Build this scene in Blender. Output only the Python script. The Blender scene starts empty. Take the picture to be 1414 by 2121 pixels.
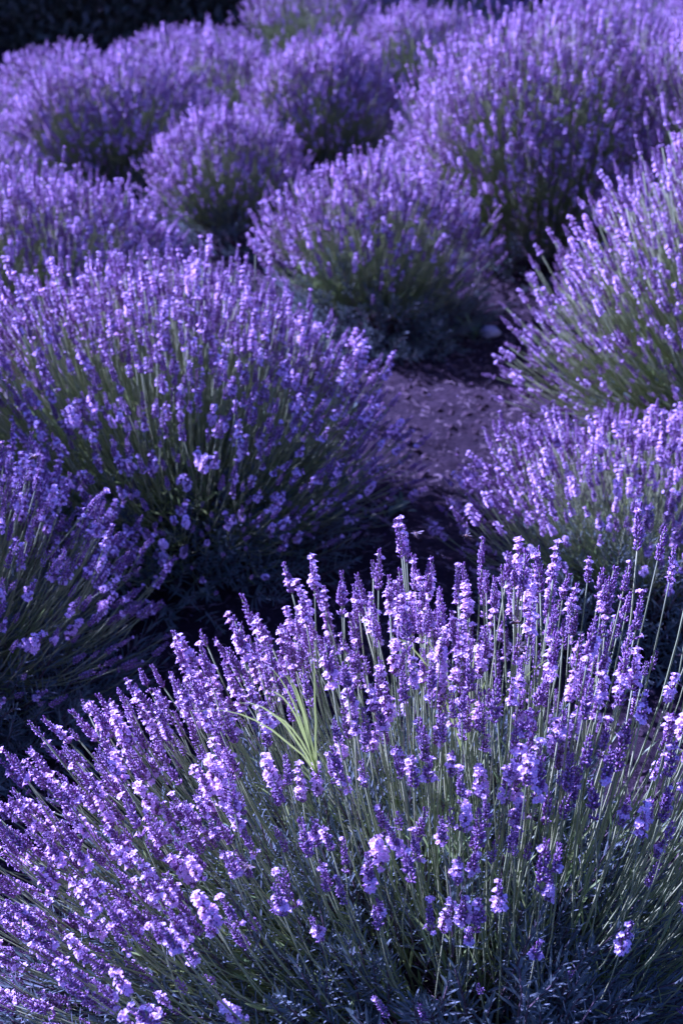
import bpy, bmesh, math, random
from mathutils import Vector, Matrix, Euler, Quaternion, noise

random.seed(11)
sc = bpy.context.scene
R = math.radians
RND = random.random
U = random.uniform

# ------------------------------------------------------------------ camera
CAM_H, PITCH, FOCAL = 1.60, 27.0, 50.0
cam_d = bpy.data.cameras.new('camera')
cam = bpy.data.objects.new('camera', cam_d)
sc.collection.objects.link(cam)
cam.location = (0, 0, CAM_H)
cam.rotation_euler = (R(90 - PITCH), 0, 0)
cam_d.sensor_fit = 'VERTICAL'
cam_d.sensor_height = 36
cam_d.sensor_width = 24
cam_d.lens = FOCAL
cam_d.clip_start = 0.05
cam_d.clip_end = 2000
cam_d.dof.use_dof = True
cam_d.dof.focus_distance = 1.95
cam_d.dof.aperture_fstop = 5.6
sc.camera = cam

# ------------------------------------------------------------------ light
SUN_AZ, SUN_EL = -56.0, 31.0          # degrees from the view direction (+Y), towards +X
world = bpy.data.worlds.new('World')
sc.world = world
world.use_nodes = True
wn = world.node_tree
wn.nodes.clear()
sky = wn.nodes.new('ShaderNodeTexSky')
sky.sky_type = 'NISHITA'
sky.sun_disc = False
sky.sun_elevation = R(SUN_EL)
sky.sun_rotation = R(SUN_AZ)
sky.ozone_density = 3.0
bg = wn.nodes.new('ShaderNodeBackground')
bg.inputs['Strength'].default_value = 0.05
wo = wn.nodes.new('ShaderNodeOutputWorld')
wn.links.new(sky.outputs[0], bg.inputs['Color'])
wn.links.new(bg.outputs[0], wo.inputs['Surface'])

sun_d = bpy.data.lights.new('sun', 'SUN')
sun_d.energy = 5.0
sun_d.angle = R(0.6)
sun_d.color = (1.0, 0.95, 0.88)
sun = bpy.data.objects.new('sun', sun_d)
sc.collection.objects.link(sun)
sd = Vector((math.sin(R(SUN_AZ)) * math.cos(R(SUN_EL)), math.cos(R(SUN_AZ)) * math.cos(R(SUN_EL)), math.sin(R(SUN_EL))))
sun.rotation_euler = sd.to_track_quat('Z', 'Y').to_euler()

vs = sc.view_settings
sc.display_settings.display_device = 'sRGB'
vs.view_transform = 'Standard'
vs.look = 'None'
vs.gamma = 1.0
vs.use_curve_mapping = False
vs.exposure = 1.36
vs.use_white_balance = True
vs.white_balance_temperature = 4330
vs.white_balance_tint = 84

sc.render.engine = 'CYCLES'
cy = sc.cycles
cy.max_bounces = 6
cy.diffuse_bounces = 3
cy.glossy_bounces = 2
cy.transmission_bounces = 3
cy.transparent_max_bounces = 4
cy.caustics_reflective = False
cy.caustics_refractive = False
cy.use_denoising = True
cy.denoiser = 'OPENIMAGEDENOISE'
cy.denoising_input_passes = 'RGB_ALBEDO_NORMAL'


# ------------------------------------------------------------------ materials
def plant_mat(name, c0, c1, rough=0.6, trans=0.3, spec=0.3, island=0.0, tcol=None, sheen=0.0, tip=None):
    """diffuse plus light that passes through the tissue; colour varies from plant piece to plant piece"""
    m = bpy.data.materials.new(name)
    m.use_nodes = True
    nt = m.node_tree
    nt.nodes.clear()
    out = nt.nodes.new('ShaderNodeOutputMaterial')
    pb = nt.nodes.new('ShaderNodeBsdfPrincipled')
    pb.inputs['Roughness'].default_value = rough
    pb.inputs['Specular IOR Level'].default_value = spec
    pb.inputs['Sheen Weight'].default_value = sheen
    oi = nt.nodes.new('ShaderNodeObjectInfo')
    geo = nt.nodes.new('ShaderNodeNewGeometry')
    mixf = nt.nodes.new('ShaderNodeMix')
    mixf.data_type = 'FLOAT'
    mixf.inputs[0].default_value = island
    nt.links.new(oi.outputs['Random'], mixf.inputs[2])
    nt.links.new(geo.outputs['Random Per Island'], mixf.inputs[3])
    ramp = nt.nodes.new('ShaderNodeMix')
    ramp.data_type = 'RGBA'
    ramp.inputs[6].default_value = (*c0, 1)
    ramp.inputs[7].default_value = (*c1, 1)
    nt.links.new(mixf.outputs[0], ramp.inputs[0])
    if tip:
        at = nt.nodes.new('ShaderNodeAttribute'); at.attribute_name = 'tip'
        r2 = nt.nodes.new('ShaderNodeMix'); r2.data_type = 'RGBA'
        r2.inputs[7].default_value = (*tip, 1)
        nt.links.new(at.outputs['Fac'], r2.inputs[0]); nt.links.new(ramp.outputs[2], r2.inputs[6])
        ramp = r2
    nt.links.new(ramp.outputs[2], pb.inputs['Base Color'])
    tr = nt.nodes.new('ShaderNodeBsdfTranslucent')
    if tcol:
        tr.inputs['Color'].default_value = (*tcol, 1)
    else:
        nt.links.new(ramp.outputs[2], tr.inputs['Color'])
    ms = nt.nodes.new('ShaderNodeMixShader')
    ms.inputs[0].default_value = trans
    nt.links.new(pb.outputs[0], ms.inputs[1])
    nt.links.new(tr.outputs[0], ms.inputs[2])
    nt.links.new(ms.outputs[0], out.inputs['Surface'])
    return m

M_CALYX = plant_mat('calyx', (0.085, 0.008, 0.070), (0.27, 0.06, 0.21), 0.45, 0.15, 0.5, 0.6, sheen=0.5, tip=(0.82, 0.54, 0.70))
M_PETAL = plant_mat('petal', (0.90, 0.58, 0.74), (0.98, 0.86, 0.92), 0.55, 0.42, 0.3, 0.7)
M_STEM = plant_mat('stem', (0.24, 0.31, 0.09), (0.40, 0.46, 0.14), 0.6, 0.15, 0.2)
M_STEMLEAF = plant_mat('stem_leaf', (0.18, 0.30, 0.06), (0.40, 0.50, 0.09), 0.5, 0.4, 0.4, 0.3)
M_LEAF = plant_mat('grey_leaf', (0.09, 0.14, 0.09), (0.17, 0.23, 0.14), 0.6, 0.25, 0.3, 0.5, sheen=0.3)
M_WOOD = plant_mat('woody_stem', (0.10, 0.07, 0.05), (0.16, 0.12, 0.09), 0.8, 0.0)
M_GRASS = plant_mat('grass_blade', (0.22, 0.32, 0.04), (0.36, 0.46, 0.06), 0.4, 0.45, 0.5, 0.5)
M_STRAW = plant_mat('straw', (0.20, 0.14, 0.11), (0.45, 0.36, 0.28), 0.7, 0.1, 0.3, 0.6)
M_WEED = plant_mat('weed_leaf', (0.08, 0.15, 0.05), (0.15, 0.22, 0.07), 0.5, 0.35, 0.4, 0.4)
M_HEDGE = plant_mat('hedge_leaf', (0.06, 0.08, 0.03), (0.13, 0.12, 0.055), 0.5, 0.2, 0.4, 0.7)
M_CLOD = plant_mat('soil_clod', (0.04, 0.027, 0.024), (0.09, 0.062, 0.055), 0.9, 0.0, 0.1, 0.5)
M_STONE = plant_mat('stone', (0.35, 0.32, 0.30), (0.5, 0.47, 0.44), 0.8, 0.0, 0.2, 0.5)
M_BEE = plant_mat('bee_dark', (0.035, 0.022, 0.012), (0.05, 0.03, 0.015), 0.6, 0.0, 0.4)
M_BEEHAIR = plant_mat('bee_amber', (0.35, 0.22, 0.10), (0.42, 0.28, 0.12), 0.8, 0.1, 0.2)
M_WING = plant_mat('bee_wing', (0.34, 0.28, 0.2), (0.42, 0.36, 0.28), 0.25, 0.5, 0.5)

def soil_mat():
    m = bpy.data.materials.new('soil')
    m.use_nodes = True
    nt = m.node_tree
    pb = nt.nodes['Principled BSDF']
    pb.inputs['Roughness'].default_value = 0.95
    pb.inputs['Specular IOR Level'].default_value = 0.15
    tc = nt.nodes.new('ShaderNodeTexCoord')
    n1 = nt.nodes.new('ShaderNodeTexNoise'); n1.inputs['Scale'].default_value = 5; n1.inputs['Detail'].default_value = 8
    n2 = nt.nodes.new('ShaderNodeTexNoise'); n2.inputs['Scale'].default_value = 90; n2.inputs['Detail'].default_value = 6
    n2.inputs['Roughness'].default_value = 0.7
    nt.links.new(tc.outputs['Object'], n1.inputs['Vector'])
    nt.links.new(tc.outputs['Object'], n2.inputs['Vector'])
    add = nt.nodes.new('ShaderNodeMix'); add.data_type = 'FLOAT'; add.inputs[0].default_value = 0.55
    nt.links.new(n1.outputs['Fac'], add.inputs[2]); nt.links.new(n2.outputs['Fac'], add.inputs[3])
    cr = nt.nodes.new('ShaderNodeValToRGB')
    cr.color_ramp.elements[0].position = 0.36; cr.color_ramp.elements[0].color = (0.011, 0.007, 0.007, 1)
    cr.color_ramp.elements[1].position = 0.66; cr.color_ramp.elements[1].color = (0.055, 0.036, 0.034, 1)
    nt.links.new(add.outputs[0], cr.inputs['Fac'])
    nt.links.new(cr.outputs[0], pb.inputs['Base Color'])
    bp = nt.nodes.new('ShaderNodeBump'); bp.inputs['Strength'].default_value = 0.9; bp.inputs['Distance'].default_value = 0.012
    nt.links.new(n2.outputs['Fac'], bp.inputs['Height'])
    nt.links.new(bp.outputs[0], pb.inputs['Normal'])
    return m
M_SOIL = soil_mat()

# ------------------------------------------------------------------ mesh helpers
class MB:
    def __init__(self):
        self.v, self.f, self.m, self.t = [], [], [], {}
    def tube(self, pts, rads, sides=4, mat=0, cap=True):
        n0 = len(self.v)
        n = len(pts)
        for i, p in enumerate(pts):
            t = (pts[min(i + 1, n - 1)] - pts[max(i - 1, 0)])
            t = t.normalized() if t.length > 1e-9 else Vector((0, 0, 1))
            a = t.cross(Vector((0.13, 0.97, 0.21))).normalized()
            b = t.cross(a)
            for k in range(sides):
                an = 2 * math.pi * k / sides
                self.v.append(p + (a * math.cos(an) + b * math.sin(an)) * rads[i])
        for i in range(n - 1):
            for k in range(sides):
                k2 = (k + 1) % sides
                self.f.append((n0 + i * sides + k, n0 + i * sides + k2, n0 + (i + 1) * sides + k2, n0 + (i + 1) * sides + k))
                self.m.append(mat)
        if cap:
            self.f.append(tuple(n0 + (n - 1) * sides + k for k in range(sides))); self.m.append(mat)
    def leaf(self, pts, widths, side, mat=0, fold=0.25):
        """a folded blade along pts; side is the width direction"""
        n0 = len(self.v); n = len(pts)
        for i, p in enumerate(pts):
            t = (pts[min(i + 1, n - 1)] - pts[max(i - 1, 0)]).normalized()
            s = (side - t * side.dot(t)).normalized()
            up = t.cross(s)
            w = widths[i] / 2
            self.v += [p + s * w + up * (w * fold), p, p - s * w + up * (w * fold)]
        for i in range(n - 1):
            a = n0 + i * 3
            self.f += [(a, a + 1, a + 4, a + 3), (a + 1, a + 2, a + 5, a + 4)]
            self.m += [mat, mat]
    def mesh(self, name, mats, smooth=True):
        me = bpy.data.meshes.new(name)
        me.from_pydata([tuple(v) for v in self.v], [], self.f)
        for mt in mats: me.materials.append(mt)
        me.polygons.foreach_set('material_index', self.m)
        if self.t:
            a = me.attributes.new('tip', 'FLOAT', 'POINT')
            a.data.foreach_set('value', [self.t.get(i, 0.0) for i in range(len(self.v))])
        if smooth: me.polygons.foreach_set('use_smooth', [True] * len(self.f))
        me.update()
        return me

def link(name, data, parent=None):
    o = bpy.data.objects.new(name, data)
    sc.collection.objects.link(o)
    if parent: o.parent = parent
    return o

def tag(o, label=None, cat=None, group=None, kind=None):
    if label: o['label'] = label
    if cat: o['category'] = cat
    if group: o['group'] = group
    if kind: o['kind'] = kind
    return o

def frame(d, ref=Vector((0, 0, 1)), roll=0.0):
    """rotation whose Z is d and whose X lies in the plane of d and ref, pointing away from ref"""
    z = d.normalized()
    x = -(ref - z * ref.dot(z))
    x = x.normalized() if x.length > 1e-5 else Vector((1, 0, 0))
    y = z.cross(x)
    m = Matrix((x, y, z)).transposed()
    return m @ Matrix.Rotation(roll, 3, 'Z')

# ------------------------------------------------------------------ flower spikes
def floret(b, base, d, ln, w, open_):
    rot = frame(d, Vector((U(-1, 1), U(-1, 1), U(-1, 1))))
    prof = [(0, .35), (.3, .95), (.65, 1.0), (.92, .62)]
    pts = [base + d * (ln * t) for t, _ in prof]
    n0 = len(b.v)
    b.tube(pts, [w / 2 * r for _, r in prof], 5, 0, True)
    ty = U(.5, 1)
    for k in range(5):
        b.t[n0 + 10 + k] = (.28 if k % 2 else .02) * ty; b.t[n0 + 15 + k] = (1.0 if k % 2 else .5) * ty
    if open_:
        c = base + d * ln * 0.95
        L = U(.0034, .0052)
        nl = 5
        for k in range(nl):
            an = 2 * math.pi * k / nl + U(-.25, .25)
            o = rot @ Vector((math.cos(an), math.sin(an), 0))
            s = rot @ Vector((-math.sin(an), math.cos(an), 0))
            sp = U(.7, 1.1)
            p1 = c + d * L * .45 + o * L * .30
            p2 = c + d * L * .75 + o * L * .75 * sp
            p3 = c + d * L * .70 + o * L * 1.15 * sp
            b.leaf([c - d * .001, p1, p2, p3], [.0013, .0026, .0036, .0016], s, 1, .2)
    else:
        c = base + d * ln * 0.9
        b.tube([c, c + d * ln * .22], [w * .30, w * .10], 4, 0 if RND() < .55 else 1, True)

def spike_mesh(name, ln, nwh, per, open_p, gap, fat=1.0):
    b = MB()
    rach = [Vector((0, 0, 0)), Vector((U(-.001, .001), 0, ln * .5)), Vector((0, 0, ln))]
    b.tube(rach, [.0011, .0010, .0006], 4, 2)
    bendx, bendy = U(-.10, .10), U(-.10, .10)
    for w in range(nwh):
        t = w / (nwh - 1)
        z = ln * (0.04 + .93 * t)
        if gap:
            z = 0.0 if w == 0 else ln * (gap + (.97 - gap) * (w - 1) / (nwh - 2))
        taper = (1 - .50 * max(0, t - .35) / .65) * (0.86 if w == 0 else 1.0)
        n = max(4, int(round(per * (1 - .35 * t))))
        ph = U(0, 6.28)
        wopen = .6 if RND() < open_p * (2.2 if t < .4 else .9) else open_p * .25
        for k in range(n):
            if RND() < .05: continue
            an = ph + 2 * math.pi * k / n + U(-.25, .25)
            el = R(U(36, 60) + 16 * t)
            o = Vector((math.cos(an), math.sin(an), 0))
            d = (o * math.cos(el) + Vector((0, 0, 1)) * math.sin(el)).normalized()
            lay = U(.0006, .0022)
            base = o * lay + Vector((bendx * z * t, bendy * z * t, z + U(-.0022, .0022)))
            pr = wopen
            floret(b, base, d, U(.0066, .0086) * taper * fat, U(.0026, .0034) * taper * fat, RND() < pr)
    if not gap or True:
        b.tube([Vector((0, 0, ln * .97)), Vector((0, 0, ln * 1.04)), Vector((0, 0, ln * 1.09))], [.0012, .0019, .0006], 5, 0)
    return b.mesh(name, [M_CALYX, M_PETAL, M_STEM])

SPIKES = []
specs = [(.046, 8, 7, .18, 0), (.056, 9, 8, .08, 0), (.060, 10, 8, .22, .20), (.050, 8, 8, .30, 0), (.040, 7, 7, .05, 0),
         (.064, 10, 8, .12, .24), (.052, 9, 8, .0, 0), (.058, 9, 8, .35, 0), (.036, 6, 7, .15, 0), (.062, 10, 7, .04, .28),
         (.048, 8, 8, .12, 0), (.054, 9, 8, .50, 0), (.044, 7, 7, .0, .3), (.057, 9, 8, .16, 0)]
for i, s in enumerate(specs):
    SPIKES.append(spike_mesh('spike_shape_%02d' % i, s[0] * 1.06, s[1] + 1, *s[2:], fat=U(1.02, 1.18)))
BUDS = [spike_mesh('bud_shape_%02d' % i, U(.026, .038), 6, 6, 0.0, 0, fat=.82) for i in range(3)]
N_FULL = len(SPIKES)
SPIKES += BUDS

# ------------------------------------------------------------------ stems: chord along +Z, length 1 scaled; bow towards +X
STEM_L = 0.34
STEMS = []      # (mesh, tip tangent)
for i in range(12):
    b = MB()
    bow = [0.02, 0.05, 0.09, 0.14][i % 4] * U(.8, 1.2)
    n = 7
    wob = U(-.012, .012)
    pts = []
    for k in range(n):
        t = k / (n - 1)
        pts.append(Vector((math.sin(math.pi * t ** 1.1) * bow * STEM_L, math.sin(2 * math.pi * t) * wob * STEM_L, t * STEM_L)))
    b.tube(pts, [.00108 - .00028 * k / (n - 1) for k in range(n)], 4, 0)
    # a few narrow stem leaves on the lower half
    for t in ([.22, .42] if i % 3 else [.15, .3, .5]):
        k = int(t * (n - 1)); p = pts[k]
        ph = U(0, 3.14)
        for s_ in (0, math.pi):
            if RND() < .25: continue
            a = ph + s_
            o = Vector((math.cos(a), math.sin(a), 0)); sd_ = Vector((-math.sin(a), math.cos(a), 0))
            L = U(.025, .045); w = U(.0022, .0042)
            el = R(U(55, 78))
            d = o * math.cos(el) + Vector((0, 0, 1)) * math.sin(el)
            q = [p, p + d * L * .35, p + d * L * .7 + o * L * .03, p + d * L + o * L * U(.03, .14)]
            b.leaf(q, [w * .5, w, w * .85, w * .15], sd_, 1, .4)
    me = b.mesh('stalk_shape_%02d' % i, [M_STEM, M_STEMLEAF])
    STEMS.append((me, (pts[-1] - pts[-2]).normalized(), pts[-1].copy()))

# joined stalks (stem and spike in one) for bushes too far away to show the stem by itself
def joined(stem_i, spike_me, nm, s=1.0):
    b = MB()
    me, tan, tip = STEMS[stem_i]
    for src, mw, off in ((me, Matrix.Identity(4), 0), (spike_me, Matrix.Translation(tip) @ frame(tan).to_4x4() @ Matrix.Scale(s, 4), 2)):
        n0 = len(b.v)
        b.v += [mw @ v.co for v in src.vertices]
        if 'tip' in src.attributes:
            for i, d_ in enumerate(src.attributes['tip'].data): b.t[n0 + i] = d_.value
        for p in src.polygons:
            b.f.append(tuple(n0 + i for i in p.vertices)); b.m.append(p.material_index + off)
    return b.mesh(nm, [M_STEM, M_STEMLEAF, M_CALYX, M_PETAL, M_STEM])
STALKS = [joined(i % 12, SPIKES[i], 'whole_stalk_%02d' % i, .75) for i in range(N_FULL)]

# ------------------------------------------------------------------ leafy shoots
def shoot_mesh(name, ln, pairs, lleaf, wl):
    b = MB()
    cx, cy = U(-.15, .15), U(-.15, .15)
    def P(t): return Vector((cx * ln * t * t, cy * ln * t * t, ln * t))
    b.tube([P(0), P(.5), P(1)], [.0016, .0013, .0006], 4, 1)
    for k in range(pairs):
        t = .12 + .86 * k / (pairs - 1)
        ph = (k % 2) * math.pi / 2 + U(-.3, .3)
        for s_ in (0, math.pi):
            if RND() < .06: continue
            a = ph + s_
            o = Vector((math.cos(a), math.sin(a), 0)); sdv = Vector((-math.sin(a), math.cos(a), 0))
            L = lleaf * U(.75, 1.2) * (1 - .5 * max(0, t - .6) / .4)
            el = R(U(22, 45) + 35 * t)
            d = o * math.cos(el) + Vector((0, 0, 1)) * math.sin(el)
            dr = Vector((0, 0, -1)) * L * U(-.05, .22) + sdv * L * U(-.08, .08)
            p = P(t)
            b.leaf([p, p + d * L * .35, p + d * L * .7 + dr * .4, p + d * L + dr], [wl * .5, wl, wl * .9, wl * .2], sdv, 0, .35)
    return b.mesh(name, [M_LEAF, M_WOOD])
SHOOTS = [shoot_mesh('shoot_shape_%02d' % i, U(.09, .14), 9, U(.030, .042), U(.0026, .0038)) for i in range(6)]

def tuft_src(meshes, nm):
    """source collection, used only by the scatter node groups"""
    c = bpy.data.collections.new(nm)
    for i, me in enumerate(meshes):
        c.objects.link(bpy.data.objects.new('%s_%02d' % (nm, i), me))
    return c

def scatter_group(coll):
    g = bpy.data.node_groups.new('scatter', 'GeometryNodeTree')
    g.interface.new_socket('Geometry', in_out='INPUT', socket_type='NodeSocketGeometry')
    g.interface.new_socket('Geometry', in_out='OUTPUT', socket_type='NodeSocketGeometry')
    N = g.nodes.new
    i_, o_ = N('NodeGroupInput'), N('NodeGroupOutput')
    iop = N('GeometryNodeInstanceOnPoints')
    ci = N('GeometryNodeCollectionInfo')
    ci.inputs['Collection'].default_value = coll
    ci.inputs['Separate Children'].default_value = True
    ci.inputs['Reset Children'].default_value = True
    iop.inputs['Pick Instance'].default_value = True
    def attr(nm, ty):
        a = N('GeometryNodeInputNamedAttribute'); a.data_type = ty; a.inputs['Name'].default_value = nm
        return [s for s in a.outputs if s.enabled and s.name == 'Attribute'][0]
    L = g.links.new
    L(i_.outputs[0], iop.inputs['Points'])
    L(ci.outputs[0], iop.inputs['Instance'])
    L(attr('pick', 'INT'), iop.inputs['Instance Index'])
    er = N('FunctionNodeEulerToRotation')
    L(attr('rot', 'FLOAT_VECTOR'), er.inputs[0])
    L(er.outputs[0], iop.inputs['Rotation'])
    L(attr('scl', 'FLOAT_VECTOR'), iop.inputs['Scale'])
    L(iop.outputs[0], o_.inputs[0])
    return g

def scatter(name, items, group, parent=None):
    """items: (pick, Matrix 3x3 rotation, position, scale) -> one object whose points carry the pieces"""
    me = bpy.data.meshes.new(name)
    me.from_pydata([tuple(p) for _, _, p, _ in items], [], [])
    a = me.attributes.new('pick', 'INT', 'POINT'); a.data.foreach_set('value', [k for k, _, _, _ in items])
    a = me.attributes.new('rot', 'FLOAT_VECTOR', 'POINT')
    fl = []
    for _, r, _, _ in items: fl += list(r.to_euler())
    a.data.foreach_set('vector', fl)
    a = me.attributes.new('scl', 'FLOAT_VECTOR', 'POINT')
    fl = []
    for *_, s in items: fl += ([s] * 3 if not hasattr(s, '__len__') else list(s))
    a.data.foreach_set('vector', fl)
    o = link(name, me, parent)
    md = o.modifiers.new('scatter', 'NODES'); md.node_group = group
    o['kind'] = 'stuff'
    return o

C_STALK = tuft_src([m for m, _, _ in STEMS] + SPIKES, 'stalk_source')       # 0-11 stems, 12.. spikes
G_STALK = scatter_group(C_STALK)
G_SHOOT = scatter_group(tuft_src(SHOOTS, 'shoot_source'))

# ------------------------------------------------------------------ ground
def gz(x, y):
    if abs(x) > 12 or y > 25 or y < -6: return 0.0
    z = .020 * noise.noise(Vector((x * 2.1, y * 2.1, .3))) + .012 * noise.noise(Vector((x * 7, y * 7, 1.7)))
    z += .010 * noise.noise(Vector((x * 19, y * 19, 4.1))) + .005 * noise.noise(Vector((x * 47, y * 47, 9.1)))
    return z
def axis(lo, hi, step, far):
    a = []; v = lo
    while v < hi: a.append(v); v += step
    l, r = [], []; d = step; v = lo
    while v > -far: d *= 1.35; v -= d; l.append(v)
    d = step; v = a[-1]
    while v < far: d *= 1.35; v += d; r.append(v)
    return l[::-1] + a + r
xs = axis(-1.2, 1.7, .013, 350); ys = axis(.7, 5.6, .016, 350)
gv = [(x, y, gz(x, y)) for y in ys for x in xs]
nx = len(xs)
gf = [(j * nx + i, j * nx + i + 1, (j + 1) * nx + i + 1, (j + 1) * nx + i) for j in range(len(ys) - 1) for i in range(nx - 1)]
gm = bpy.data.meshes.new('ground'); gm.from_pydata(gv, [], gf); gm.materials.append(M_SOIL)
gm.polygons.foreach_set('use_smooth', [True] * len(gf)); gm.update()
tag(link('ground', gm), kind='structure', label='bare purplish brown soil of the path between the lavender rows')

# ------------------------------------------------------------------ lavender bushes
CAMP = Vector((0, 0, CAM_H))
f_px = FOCAL / 36 * 2121
cp, sp_ = math.cos(R(PITCH)), math.sin(R(PITCH))
def project(p):
    d = p - CAMP
    z = d.y * cp - d.z * sp_
    u = d.y * sp_ + d.z * cp
    return 707 + f_px * d.x / z, 1060.5 - f_px * u / z, z

PROTO_SPIKE = None
def bush(label, x, y, rx, ry, h, n, dx=0.0, dy=0.0, near=2, parts=300, shoots=260, shoot_parts=0, dens=1.0, skew=0.0, bare=0.0, extra=(), front=.75, slope=0.0, spread=.34, big=1.0, mound=.66, mright=1.0, bturn=0.0, apex=0.0):
    """near 2: stalk > spike parts; near 1: whole stalks as parts"""
    root = link('lavender_bush', None)
    root.location = (x, y, gz(x, y))
    tag(root, label, 'lavender bush', 'lavender bushes growing in rows')
    base = Vector((x, y, gz(x, y)))
    # woody base
    b = MB()
    for k in range(9):
        a = U(0, 6.28); r0, r1 = U(0, .05), U(.08, .2)
        p0 = Vector((math.cos(a) * r0, math.sin(a) * r0, -.02)); p1 = Vector((math.cos(a) * r1 * .5, math.sin(a) * r1 * .5, U(.05, .09)))
        p2 = Vector((math.cos(a) * r1, math.sin(a) * r1, U(.12, .2)))
        b.tube([p0, p1, p2], [.009, .006, .003], 5, 0)
    link('woody_base', b.mesh('woody_base', [M_WOOD]), root)
    # stalks
    h -= .045; rx -= .025; ry -= .02
    lst = []
    lob = [(U(0, 6.28), U(.06, .16), U(2, 5)) for _ in range(4)]
    clumps = [(U(0, 6.28), U(.12, .95)) for _ in range(max(10, n // 22))]
    cl_len = [U(-.08, .06) for _ in clumps]
    for i in range(n):
        # direction on the dome, in loose bunches
        ci = random.randrange(len(clumps))
        ca, cc = clumps[ci]
        if RND() < .35:
            az = ca + random.gauss(0, .22); cph = min(1, max(.04, cc + random.gauss(0, .10)))
        else:
            az = U(0, 6.28); cph = U(.05, 1) ** .85
        w_ = .5 - .5 * math.sin(az + bturn)          # 1 on the side that faces the camera
        if RND() < bare * 1.25 * (1 - cph ** 1.5) * min(1, w_ * 1.6): continue
        sph = math.sqrt(max(0, 1 - cph * cph))
        rr = 1 + .06 * math.sin(az * 3 + lob[0][0]) * sph + .05 * math.sin(az * 5 + lob[1][0]) + cl_len[ci] * .6
        rr *= U(.80, 1.04) if RND() < .96 else U(1.03, 1.10)
        tip = Vector((dx + rx * sph * math.cos(az) * rr, dy + ry * sph * math.sin(az) * rr, .09 + (h - .09) * (cph ** .8) * rr))
        if tip.y < 0: tip.y *= front
        side = -(tip.x - dx - apex) / rx
        tip.z *= 1 - abs(slope) * max(0.0, side)
        tip.x += skew * tip.z
        org = Vector((tip.x * spread + U(-.05, .05), tip.y * spread + U(-.05, .05), U(.06, .12)))
        lst.append((tip, org))
    for n2, a0, a1, c0, c1 in extra:
        for _ in range(n2):
            az = R(U(a0, a1)); cph = U(c0, c1); sph = math.sqrt(1 - cph * cph); rr = U(.8, 1.05)
            tip = Vector((dx + rx * sph * math.cos(az) * rr, dy + ry * sph * math.sin(az) * rr, .06 + h * cph * rr))
            lst.append((tip, Vector((tip.x * .5 + U(-.06, .06), tip.y * .5 + U(-.06, .06), U(.04, .1)))))
    recs = []
    for tip, org in lst:
        c = tip - org; L = c.length
        if near == 1 and L > .38: org = tip - c * (.38 / L); c = tip - org; L = .38
        tilt = math.degrees(c.angle(Vector((0, 0, 1))))
        lvl = 0 if tilt < 15 else 1 if tilt < 35 else 2 if tilt < 55 else 3
        si = lvl + 4 * random.randrange(3)
        if RND() < .15: si = random.randrange(12)
        rot = frame(c, roll=U(-.4, .4)); s = L / STEM_L
        P = base + tip
        px, py, pz = project(P)
        vis = -30 < px < 1444 and -60 < py < 2200
        facing = (CAMP - P).dot(Vector(((tip.x) / rx, (tip.y) / ry, tip.z / h * 1.2)))
        key = (0 if vis else 10) + pz + (0 if facing > 0 else .15)
        low = tip.z < h * .45
        sk = random.randrange(N_FULL) if RND() > (.45 if low else .08) else N_FULL + random.randrange(3)
        ss = big * U(.66, 1.0) * (1.0 if h > .5 else .9) * (.9 if low else 1)
        recs.append((key, si, rot, org, s, sk, ss))
    recs.sort(key=lambda r: r[0])
    if near < 2:
        inview = [r for r in recs if r[0] < 10]; rest = [r for r in recs if r[0] >= 10]
        random.shuffle(inview); recs = inview + rest
    st_proto = sp_proto = None
    vis_n = sum(1 for r in recs if r[0] < 10)
    npart = min(parts, vis_n)
    for key, si, rot, org, s, sk, ss in recs[:npart]:
        if near == 2:
            if st_proto is None:
                o = st_proto = link('flower_stalk', STEMS[si][0], root)
            else:
                o = st_proto.copy(); o.data = STEMS[si][0]; sc.collection.objects.link(o); o.parent = root
            o.matrix_local = Matrix.Translation(org) @ rot.to_4x4() @ Matrix.Scale(s, 4)
            if sp_proto is None:
                q = sp_proto = link('flower_spike', SPIKES[sk], o)
            else:
                q = sp_proto.copy(); q.data = SPIKES[sk]; sc.collection.objects.link(q); q.parent = o
            me, tan, tp = STEMS[si]
            q.matrix_local = Matrix.Translation(tp) @ frame(tan, roll=U(0, 6)).to_4x4() @ Matrix.Scale(ss / s, 4)
        else:
            me = STALKS[sk % N_FULL]
            if st_proto is None:
                o = st_proto = link('flower_stalk', me, root)
            else:
                o = st_proto.copy(); o.data = me; sc.collection.objects.link(o); o.parent = root
            o.matrix_local = Matrix.Translation(org) @ rot.to_4x4() @ Matrix.Scale(s, 4)
    items = []
    for key, si, rot, org, s, sk, ss in recs[npart:]:
        items.append((si, rot, org, s))
        me, tan, tp = STEMS[si]
        items.append((12 + sk, rot @ frame(tan, roll=U(0, 6)), org + rot @ (tp * s), ss))
    if items: scatter('flower_stalk_mass', items, G_STALK, root)
    # leafy shoots of the mound
    sh = []
    for i in range(shoots):
        az = U(0, 6.28); cph = U(-.05, 1); sph = math.sqrt(max(0, 1 - cph * cph)); rr = U(.35, 1.0) ** .6
        p = Vector((dx * .8 + rx * mound * sph * math.cos(az) * rr, dy * .6 + ry * mound * sph * math.sin(az) * rr, max(.0, (h * .42) * cph * rr - .03)))
        if p.x > 0: p.x *= mright
        d = Vector((math.cos(az) * sph * 1.0, math.sin(az) * sph * 1.0, cph + .45)) + Vector((U(-.3, .3), U(-.3, .3), U(-.2, .2)))
        P = base + p; px, py, pz = project(P)
        key = (0 if (-20 < px < 1434 and -40 < py < 2160) else 10) + pz - p.z * .5
        sh.append((key, random.randrange(6), frame(d, roll=U(0, 6)), p, U(.7, 1.25)))
    sh.sort(key=lambda r: r[0])
    pr = None
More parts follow.
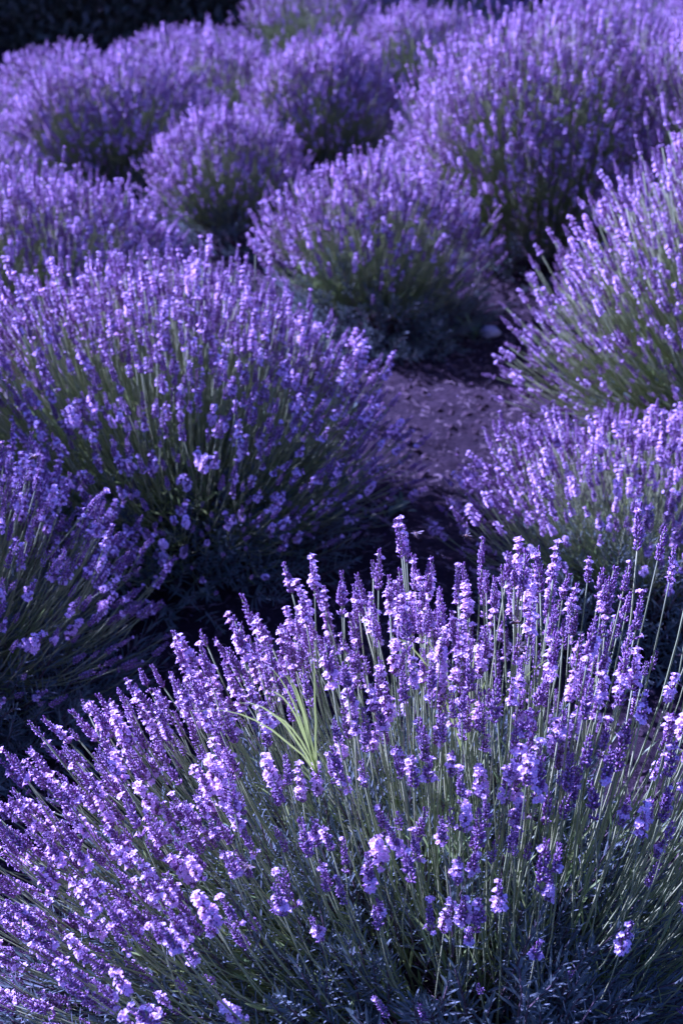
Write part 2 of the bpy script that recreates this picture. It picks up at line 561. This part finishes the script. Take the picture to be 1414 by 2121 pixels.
    for key, k, rot, p, s in sh[:shoot_parts]:
        if pr is None: o = pr = link('leafy_shoot', SHOOTS[k], root)
        else:
            o = pr.copy(); o.data = SHOOTS[k]; sc.collection.objects.link(o); o.parent = root
        o.matrix_local = Matrix.Translation(p) @ rot.to_4x4() @ Matrix.Scale(s, 4)
    scatter('leafy_shoot_mass', [(k, rot, p, s) for key, k, rot, p, s in sh[shoot_parts:]], G_SHOOT, root)
    return root

B = bush
#  label, x, y, rx, ry, h, n
B('large lavender bush in full flower filling the foreground, leaning left over the lower half', .22, 1.53, .72, .54, .70, 1600, dx=-.06, dy=.04,
  shoots=2200, shoot_parts=300, bare=.8, front=.62, slope=.33, mound=.92, mright=.34, extra=((140, 175, 238, .1, .6), (35, 270, 340, .15, .5)), spread=.5, big=1.08, bturn=-.85, apex=.16, skew=-.05)
B('broad lavender bush left of the soil path, its front shaded with sparse spikes', -.36, 3.04, .62, .56, .64, 2700, dx=-.10, front=1.0, mound=.82,
  shoots=1000, shoot_parts=200, bare=.35, extra=((60, -55, 15, .02, .4), (60, 225, 300, .05, .4)))
B('shaded lavender bush at the left edge, just behind the foreground bush', -.84, 2.28, .50, .42, .55, 1150, front=.9, mound=.85, shoots=800, shoot_parts=120)
B('low grey green lavender bush with short stalks directly behind the right of the foreground bush', .65, 2.64, .48, .36, .46, 1150, shoots=600, shoot_parts=120, bare=.75)
B('tall sunlit lavender bush at the right edge leaning left over the soil path', 1.39, 3.62, .94, .76, 1.10, 4200, shoots=900, shoot_parts=60, front=.95, slope=.22, apex=.25, mound=.8, extra=((170, 165, 240, .03, .45),))
B('small lavender bush with yellow green stems standing in the middle, beyond the broad left bush', .12, 4.50, .43, .42, .57, 1400, mound=.8, shoots=500, bare=.6)
B('large pale sunlit lavender bush right of centre in the back, behind the small middle bush', .78, 5.30, .64, .74, .90, 4200, near=1, shoots=350)
B('small dome shaped lavender bush left of centre with a dark shaded right side', -.44, 5.5, .35, .34, .52, 1300, near=1, shoots=250)
B('lavender bush at the left edge directly behind the broad rounded bush', -.92, 4.25, .50, .42, .58, 1700, near=1, shoots=300)
B('wide lavender bush at upper left with a deeply shaded lower right flank', -.98, 6.3, .52, .46, .60, 2100, near=1, shoots=250)
B('lavender bush cut by the left edge, in front of the wide upper left bush', -1.45, 5.35, .42, .40, .46, 900, near=1, shoots=200)
B('tall rounded lavender bush in the upper middle, behind the small dark domed bush', -.08, 6.6, .40, .42, .62, 1700, near=1, shoots=250)
B('lavender bush near the top of the picture, right of the tall rounded upper middle bush', .45, 8.3, .46, .45, .55, 1200, near=1, shoots=200)
B('shaded lavender bush at the upper right edge, behind the large pale bush', 1.85, 6.9, .58, .5, .72, 1900, near=1, shoots=250)
B('sunlit lavender bush at the right edge, behind the tall bush that leans over the path', 1.62, 4.85, .62, .52, 1.12, 1900, near=1, shoots=250)
B('lavender bush between the large pale bush and the sunlit bush at the right edge', 1.30, 6.0, .46, .46, .68, 1000, near=1, shoots=200)
B('lavender bush at upper left, behind the wide bush with the shaded flank', -.62, 6.95, .44, .40, .58, 1000, near=1, shoots=150)
B('lavender bush in the back row, just below the middle of the hedge', -.75, 7.6, .48, .42, .53, 1100, near=1, shoots=150)
B('lavender bush in the back row, in front of the left part of the hedge', -1.36, 7.35, .46, .42, .47, 1000, near=1, shoots=150)
B('farthest left lavender bush, cut by the left edge below the dark hedge', -1.72, 6.6, .44, .40, .44, 900, near=1, shoots=150)
B('lavender bush at the top edge beside the right end of the hedge', -.22, 9.1, .52, .45, .62, 1000, near=1, parts=200, shoots=150)
B('lavender bush at the top edge in the gap between the back rows', .62, 9.9, .60, .45, .60, 900, near=1, parts=150, shoots=150)
B('lavender bush at the top right edge, behind the crest of the large pale bush', 1.45, 8.3, .52, .50, .62, 1000, near=1, parts=200, shoots=150)
B('lavender bush in the top right corner, farthest of the right hand row', 2.2, 8.6, .5, .5, .62, 900, near=1, parts=150, shoots=150)
B('tall lavender bush added at the far left, mostly out of view, to shade the left edge bush', -1.38, 2.9, .54, .5, 1.12, 900, near=1, parts=300, shoots=400)  # added shade caster, made extra tall to darken the left edge bush

# ------------------------------------------------------------------ hedge
def hedge():
    root = link('hedge', None); root.location = (-2.6, 10.5, 0)
    tag(root, 'dark clipped hedge standing behind the far left rows', 'hedge')
    b = MB()
    for k in range(36):
        x = -3.6 + k * .21
        p = Vector((x + U(-.05, .05), U(-.1, .1), -.03))
        b.tube([p, p + Vector((U(-.1, .1), U(-.1, .1), .5)), p + Vector((U(-.2, .2), U(-.15, .15), 1.0))], [.03, .02, .008], 5)
    link('trunk', b.mesh('trunk', [M_WOOD]), root)['kind'] = 'stuff'
    leaves = []
    for i in range(4):
        m = MB()
        for k in range(16):
            p = Vector((random.gauss(0, .05), random.gauss(0, .05), random.gauss(0, .05)))
            d = Vector((U(-1, 1), U(-1, 1), U(-.7, .7))).normalized(); s = d.cross(Vector((U(-1, 1), U(-1, 1), 1))).normalized()
            L = U(.04, .07)
            m.leaf([p, p + d * L * .4, p + d * L * .8, p + d * L], [.006, .026, .02, .003], s, 0, .2)
        leaves.append(m.mesh('hedge_leaves_%02d' % i, [M_HEDGE]))
    g = scatter_group(tuft_src(leaves, 'hedge_source'))
    it = []
    for k in range(7500):
        x = U(-3.7, 4.2)
        bulge = .12 * noise.noise(Vector((x * 1.4, 0, 3))) + .1
        z = U(0, 1.1)
        y = -.35 - bulge * math.sin(z * 1.4) + abs(random.gauss(0, .10)) + .05 * noise.noise(Vector((x * 3, z * 3, 1)))
        if RND() < .2: z = 1.1 + random.gauss(0, .06); y = U(-.4, .4)
        elif RND() < .2: y = U(-.3, .45)
        it.append((random.randrange(4), Euler((U(0, 6), U(0, 6), U(0, 6))).to_matrix(), Vector((x, y, z)), U(.8, 1.5)))
    scatter('foliage', it, g, root)
    root.rotation_euler.z = R(8)
hedge()

# ------------------------------------------------------------------ ground litter, clods
def blob(r, seed):
    bm = bmesh.new(); bmesh.ops.create_icosphere(bm, subdivisions=2, radius=r)
    for v in bm.verts:
        v.co *= 1 + .45 * noise.noise(v.co / r * 1.1 + Vector((seed, 0, 0)))
        v.co.z *= .65
    me = bpy.data.meshes.new('clod_%02d' % seed); bm.to_mesh(me); bm.free()
    return me
cl = []
for i in range(5):
    me = blob(.01, i * 7 + 1); me.materials.append(M_CLOD); cl.append(me)
it = []
for k in range(22000):
    y = U(.9, 6); x = U(-1.3, 1.5) if y > 2 else U(-.9, 1.1)
    s = .18 + 1.25 * RND() ** 7
    it.append((random.randrange(5), Euler((U(0, 6), U(0, 1), U(0, 6))).to_matrix(), Vector((x, y, gz(x, y) + .001)), s))
o = scatter('soil_clods', it, scatter_group(tuft_src(cl, 'clod_source')))
tag(o, 'loose crumbs and clods of soil on the path', kind='stuff')
st = []
for i in range(6):
    m = MB(); L = U(.015, .05); a = U(-.2, .2)
    m.tube([Vector((-L / 2, 0, .001)), Vector((0, a * L, .003)), Vector((L / 2, 0, .001))], [.0005, .0007, .0004], 3)
    if i % 2: m.leaf([Vector((0, 0, .001)), Vector((L * .3, L * .1, .004)), Vector((L * .6, L * .3, .002))], [.001, .003, .0006], Vector((0, 1, 0)))
    st.append(m.mesh('litter_%02d' % i, [M_STRAW]))
it = []
for k in range(9000):
    y = U(.9, 6); x = U(-1.3, 1.5) if y > 2 else U(-.9, 1.1)
    it.append((random.randrange(6), (Euler((0, 0, U(0, 6.28))).to_matrix() @ Euler((U(-.3, .3), U(-.3, .3), 0)).to_matrix()), Vector((x, y, gz(x, y) + .003)), U(.5, 1.4)))
o = scatter('plant_litter', it, scatter_group(tuft_src(st, 'litter_source')))
tag(o, 'dry straw and fallen leaf litter scattered on the soil', kind='stuff')

pt = []
for i in range(3):
    m = MB(); m.leaf([Vector((0, 0, .001)), Vector((.002, 0, .003)), Vector((.005, 0, .0015))], [.001, .0035, .001], Vector((0, 1, 0)))
    pt.append(m.mesh('petal_%02d' % i, [M_PETAL if i else M_CALYX]))
it = []
for k in range(1500):
    y = U(1.0, 5.5); x = U(-1.2, 1.5) if y > 2 else U(-.9, 1.1)
    it.append((random.randrange(3), (Euler((U(-.5, .5), U(-.5, .5), U(0, 6.28))).to_matrix()), Vector((x, y, gz(x, y) + .003)), U(.6, 1.2)))
o = scatter('fallen_petals', it, scatter_group(tuft_src(pt, 'petal_source')))
tag(o, 'fallen lavender petals and buds on the soil', kind='stuff')

# ------------------------------------------------------------------ from a pixel of the photograph to the ground
def ground_at(px, py, h=0.0):
    a = (px - 707) / f_px; b = (1060.5 - py) / f_px
    d = Vector((a, cp + b * sp_, -sp_ + b * cp))
    t = (h - CAM_H) / d.z
    p = CAMP + d * t
    return Vector((p.x, p.y, h if h else gz(p.x, p.y)))
def at_depth(px, py, z):
    a = (px - 707) / f_px; b = (1060.5 - py) / f_px
    return CAMP + Vector((a, cp + b * sp_, -sp_ + b * cp)) * z

# stones and sticks on the path
for px, py, r, lab in ((1012, 692, .034, 'small pale stone at the far end of the bare soil path'),):
    p = ground_at(px, py)
    me = blob(r, 77); me.materials.append(M_STONE)
    for f in me.polygons: f.use_smooth = True
    o = link('stone', me); o.location = p + Vector((0, 0, r * .3)); tag(o, lab, 'stone')

def stick(px0, py0, px1, py1, r, lab, lift=.012):
    p0, p1 = ground_at(px0, py0), ground_at(px1, py1)
    n = 7; pts = []
    for k in range(n):
        t = k / (n - 1)
        q = p0.lerp(p1, t); q.z = gz(q.x, q.y) + r * .7 + lift * math.sin(math.pi * t); q.x += U(-.004, .004); q.y += U(-.006, .006)
        pts.append(q - p0)
    m = MB(); m.tube(pts, [r * (1 - .5 * k / (n - 1)) for k in range(n)], 5)
    for k in (2, 4):
        d = Vector((U(-1, 1), U(-1, 1), .5)).normalized() * .05
        m.tube([pts[k], pts[k] + d * .5, pts[k] + d], [r * .5, r * .35, r * .2], 4)
    o = link('dry_stick', m.mesh('dry_stick', [M_STRAW])); o.location = p0; tag(o, lab, 'stick', 'dry sticks lying on the path')
stick(650, 1010, 830, 1100, .0045, 'long dry stick lying on the soil at the front foot of the broad left bush')
stick(700, 1000, 790, 1062, .003, 'shorter dry stick lying beside the long one below the broad left bush')
stick(1330, 2200, 1430, 2020, .0016, 'thin pale dry straw leaning on the soil in the lower right corner', .05)
stick(1255, 1990, 1310, 2170, .0010, 'thin dark dry stalk lying on the soil left of the pale straw', .02)

# weeds
def weed(px, py, s, lab, n=9):
    p = ground_at(px, py)
    root = link('weed', None); root.location = p; tag(root, lab, 'weed', 'small weeds on the soil path')
    st_ = MB()
    for k in range(n):
        a = U(0, 6.28); L = U(.03, .06) * s; el = R(U(15, 70))
        o = Vector((math.cos(a), math.sin(a), 0)); sd_ = Vector((-math.sin(a), math.cos(a), 0))
        d = o * math.cos(el) + Vector((0, 0, 1)) * math.sin(el)
        c = d * L * .5
        m = MB(); m.leaf([c, c + d * L * .35, c + d * L * .75 - Vector((0, 0, L * .05)), c + d * L - Vector((0, 0, L * .15))], [.002, L * .26, L * .22, .002], sd_, 0, .3)
        link('leaf', m.mesh('leaf', [M_WEED]), root)
        st_.tube([Vector((0, 0, -.002)), c * .5, c], [.0012, .001, .0008], 4)
    link('stem', st_.mesh('weed_stems', [M_WEED]), root)
weed(800, 1072, 1.1, 'small green weed on the soil, left of the tip of the tallest foreground spike')
weed(832, 1062, .8, 'tiny weed seedling on the soil beside the larger green weed', 6)
weed(980, 700, 1.3, 'low weed on the path, left of the pale stone')
weed(1035, 560, 1.6, 'low leafy weed in shade at the far end of the path', 12)
weed(1105, 545, 1.6, 'leafy weed in shade behind the leaning right bush', 12)
weed(720, 880, 1.2, 'green weed under the right side of the broad left bush', 8)

# young lavender plant in the lower right corner
def young(px, py, s, lab):
    p = ground_at(px, py)
    root = link('young_lavender', None); root.location = p; tag(root, lab, 'lavender plant', 'young lavender plants without flowers')
    m = MB(); m.tube([Vector((0, 0, -.01)), Vector((.004, 0, .03)), Vector((0, .004, .06))], [.004, .0035, .003], 5)
    link('stem', m.mesh('young_stem', [M_WOOD]), root)
    pr = None
    for k in range(9):
        a = U(0, 6.28); t = U(0, .5)
        d = Vector((math.cos(a) * t, math.sin(a) * t, 1))
        me = SHOOTS[k % 6]
        if pr is None: o = pr = link('leafy_shoot', me, root)
        else: o = pr.copy(); o.data = me; sc.collection.objects.link(o); o.parent = root
        o.matrix_local = Matrix.Translation(Vector((0, 0, .03))) @ frame(d, roll=U(0, 6)).to_4x4() @ Matrix.Scale(s * U(.75, 1.1), 4)
young(1365, 2010, 1.0, 'young lavender plant without flowers on the soil near the lower right corner')
young(1400, 1790, .9, 'young lavender plant at the right edge above the one in the corner')

# grass tuft in the foreground bush: long bright blades
def grass(pos, blades, lab):
    root = link('grass_tuft', None); root.location = pos; tag(root, lab, 'grass tuft', 'grass tufts growing through the foreground bush')
    for (tx, ty, w, droop) in blades:
        tip = at_depth(tx[0], tx[1], ty) - pos
        n = 9; pts = []
        mid = tip * .5 + Vector((0, 0, droop))
        for k in range(n):
            t = k / (n - 1)
            pts.append((1 - t) ** 2 * Vector((U(-.002, .002), U(-.002, .002), 0)) + 2 * t * (1 - t) * mid + t * t * tip)
        wd = [w * (.7 + .3 * math.sin(math.pi * min(1, t / (n - 1) * 1.3))) * (1 - (t / (n - 1)) ** 3) + .0003 for t in range(n)]
        side = tip.cross(Vector((U(-.3, .3), 1, U(-.2, .5)))).normalized()
        m = MB(); m.leaf(pts, wd, side, 0, .35)
        link('blade', m.mesh('blade', [M_GRASS]), root)
g0 = at_depth(655, 1600, 1.80)
grass(g0, [((394, 1476), 1.60, .0026, .07), ((470, 1463), 1.61, .0024, .08), ((553, 1378), 1.62, .0021, .06), ((575, 1392), 1.62, .0024, .08),
           ((650, 1343), 1.66, .0024, .02), ((520, 1495), 1.60, .0024, .08), ((598, 1400), 1.62, .0030, .05),
           ((540, 1440), 1.62, .0021, .09)], 'tuft of bright green grass blades arching left out of the foreground bush')
g1 = at_depth(960, 1560, 1.95)
grass(g1, [((815, 1320), 1.85, .0035, .08), ((880, 1325), 1.86, .003, .07), ((985, 1330), 1.84, .003, .04), ((1010, 1400), 1.8, .005, .03), ((1170, 1345), 1.86, .0025, .05)],
      'thinner grass tuft standing among the stems right of the middle of the foreground bush')

# a long bare stalk that leans out to the right over the soil
def bare(p0, p1, bow, lab):
    n = 8; m = MB(); pts = []
    for k in range(n):
        t = k / (n - 1); pts.append((p1 - p0) * t + Vector((0, 0, bow * math.sin(math.pi * t))))
    m.tube(pts, [.0014] * n, 5)
    o = link('bare_stalk', m.mesh('bare_stalk', [M_STEM])); o.location = p0; tag(o, lab, 'stalk')
bare(ground_at(1060, 2150), at_depth(1450, 1955, 1.9), .02, 'long bare green stalk reaching right over the soil in the lower right corner')

# ------------------------------------------------------------------ bees
def ell(m, c, d, ln, r, mat, seg=7, n=7):
    pts = [c + d * (ln * (k / (n - 1) - .5)) for k in range(n)]
    m.tube(pts, [max(.0002, r * math.sqrt(max(0, 1 - (2 * k / (n - 1) - 1) ** 2))) for k in range(n)], seg, mat)
def bee(px, py, depth, az, lab, s=1.0, spread=.9, group='honeybees visiting the lavender'):
    root = link('honeybee', None); tag(root, lab, 'bee', group)
    root.location = at_depth(px, py, depth); root.rotation_euler = (U(-.3, .3), U(-.5, .2), az); root.scale = (s,) * 3
    X = Vector((1, 0, 0))
    m = MB(); ell(m, Vector((-.0048, 0, -.0006)), Vector((-.97, 0, -.2)).normalized(), .0085, .0021, 0)
    for k in range(3):
        m.tube([Vector((-.0028 - .0016 * k, 0, -.0004 - .0003 * k)), Vector((-.0034 - .0016 * k, 0, -.0005 - .0003 * k))], [.00222 - .00018 * k, .0022 - .0002 * k], 7, 1, False)
    link('abdomen', m.mesh('abdomen', [M_BEE, M_BEEHAIR]), root)
    m = MB(); ell(m, Vector((.0008, 0, 0)), X, .0042, .0021, 0); link('thorax', m.mesh('thorax', [M_BEEHAIR]), root)
    m = MB(); ell(m, Vector((.0040, 0, -.0004)), X, .0026, .0015, 0)
    for s_ in (1, -1): m.tube([Vector((.0048, .0005 * s_, 0)), Vector((.0062, .0012 * s_, .0008)), Vector((.0075, .0014 * s_, .0002))], [.00018] * 3, 3)
    link('head', m.mesh('head', [M_BEE]), root)
    pw = None
    for s_ in (1, -1):
        for (L, w, bk) in ((.0098, .0034, .35), (.0066, .0024, .95)):
            d = Vector((-bk, s_ * spread, .35)).normalized(); m = MB(); p = Vector((.0010 if L > .008 else -.0004, .001 * s_, .0016))
            m.leaf([p, p + d * L * .3, p + d * L * .75, p + d * L], [.0006, w * .7, w, w * .35], d.cross(Vector((0, 0, 1))).normalized(), 0, .08)
            link('wing', m.mesh('wing', [M_WING]), root)
        for k in (-.0012, .0006, .0022):
            m = MB(); m.tube([Vector((k, .0012 * s_, -.0012)), Vector((k * 1.6, .0032 * s_, -.0016)), Vector((k * 2.2, .0034 * s_, -.0042))], [.00028, .00024, .00016], 4)
            link('leg', m.mesh('leg', [M_BEE]), root)
bee(1098, 1690, 1.78, 2.4, 'honeybee in flight between the lower right spikes of the foreground bush', 1.15)
bee(1070, 1288, 1.90, .3, 'honeybee flying just right of the middle of the foreground crest', 1.2)
bee(1076, 1343, 1.90, 2.9, 'honeybee flying directly below another bee by the crest of the foreground bush', 1.1)
bee(966, 1110, 2.02, 3.3, 'pale winged honeybee arriving at the top of the foreground crest against the soil', 1.1)
bee(861, 1106, 2.02, 2.0, 'dark honeybee sitting on top of a spike of the foreground crest', 1.1)
bee(516, 1796, 1.72, 1.0, 'honeybee clinging to a spike in the lower left of the foreground bush', 1.1)
bee(72, 946, 2.35, .6, 'honeybee at the foot of a spike of the shaded left edge bush', 1.3)
bee(459, 292, 5.25, 2.7, 'pale flying insect over the small domed bush left of centre', 1.9)
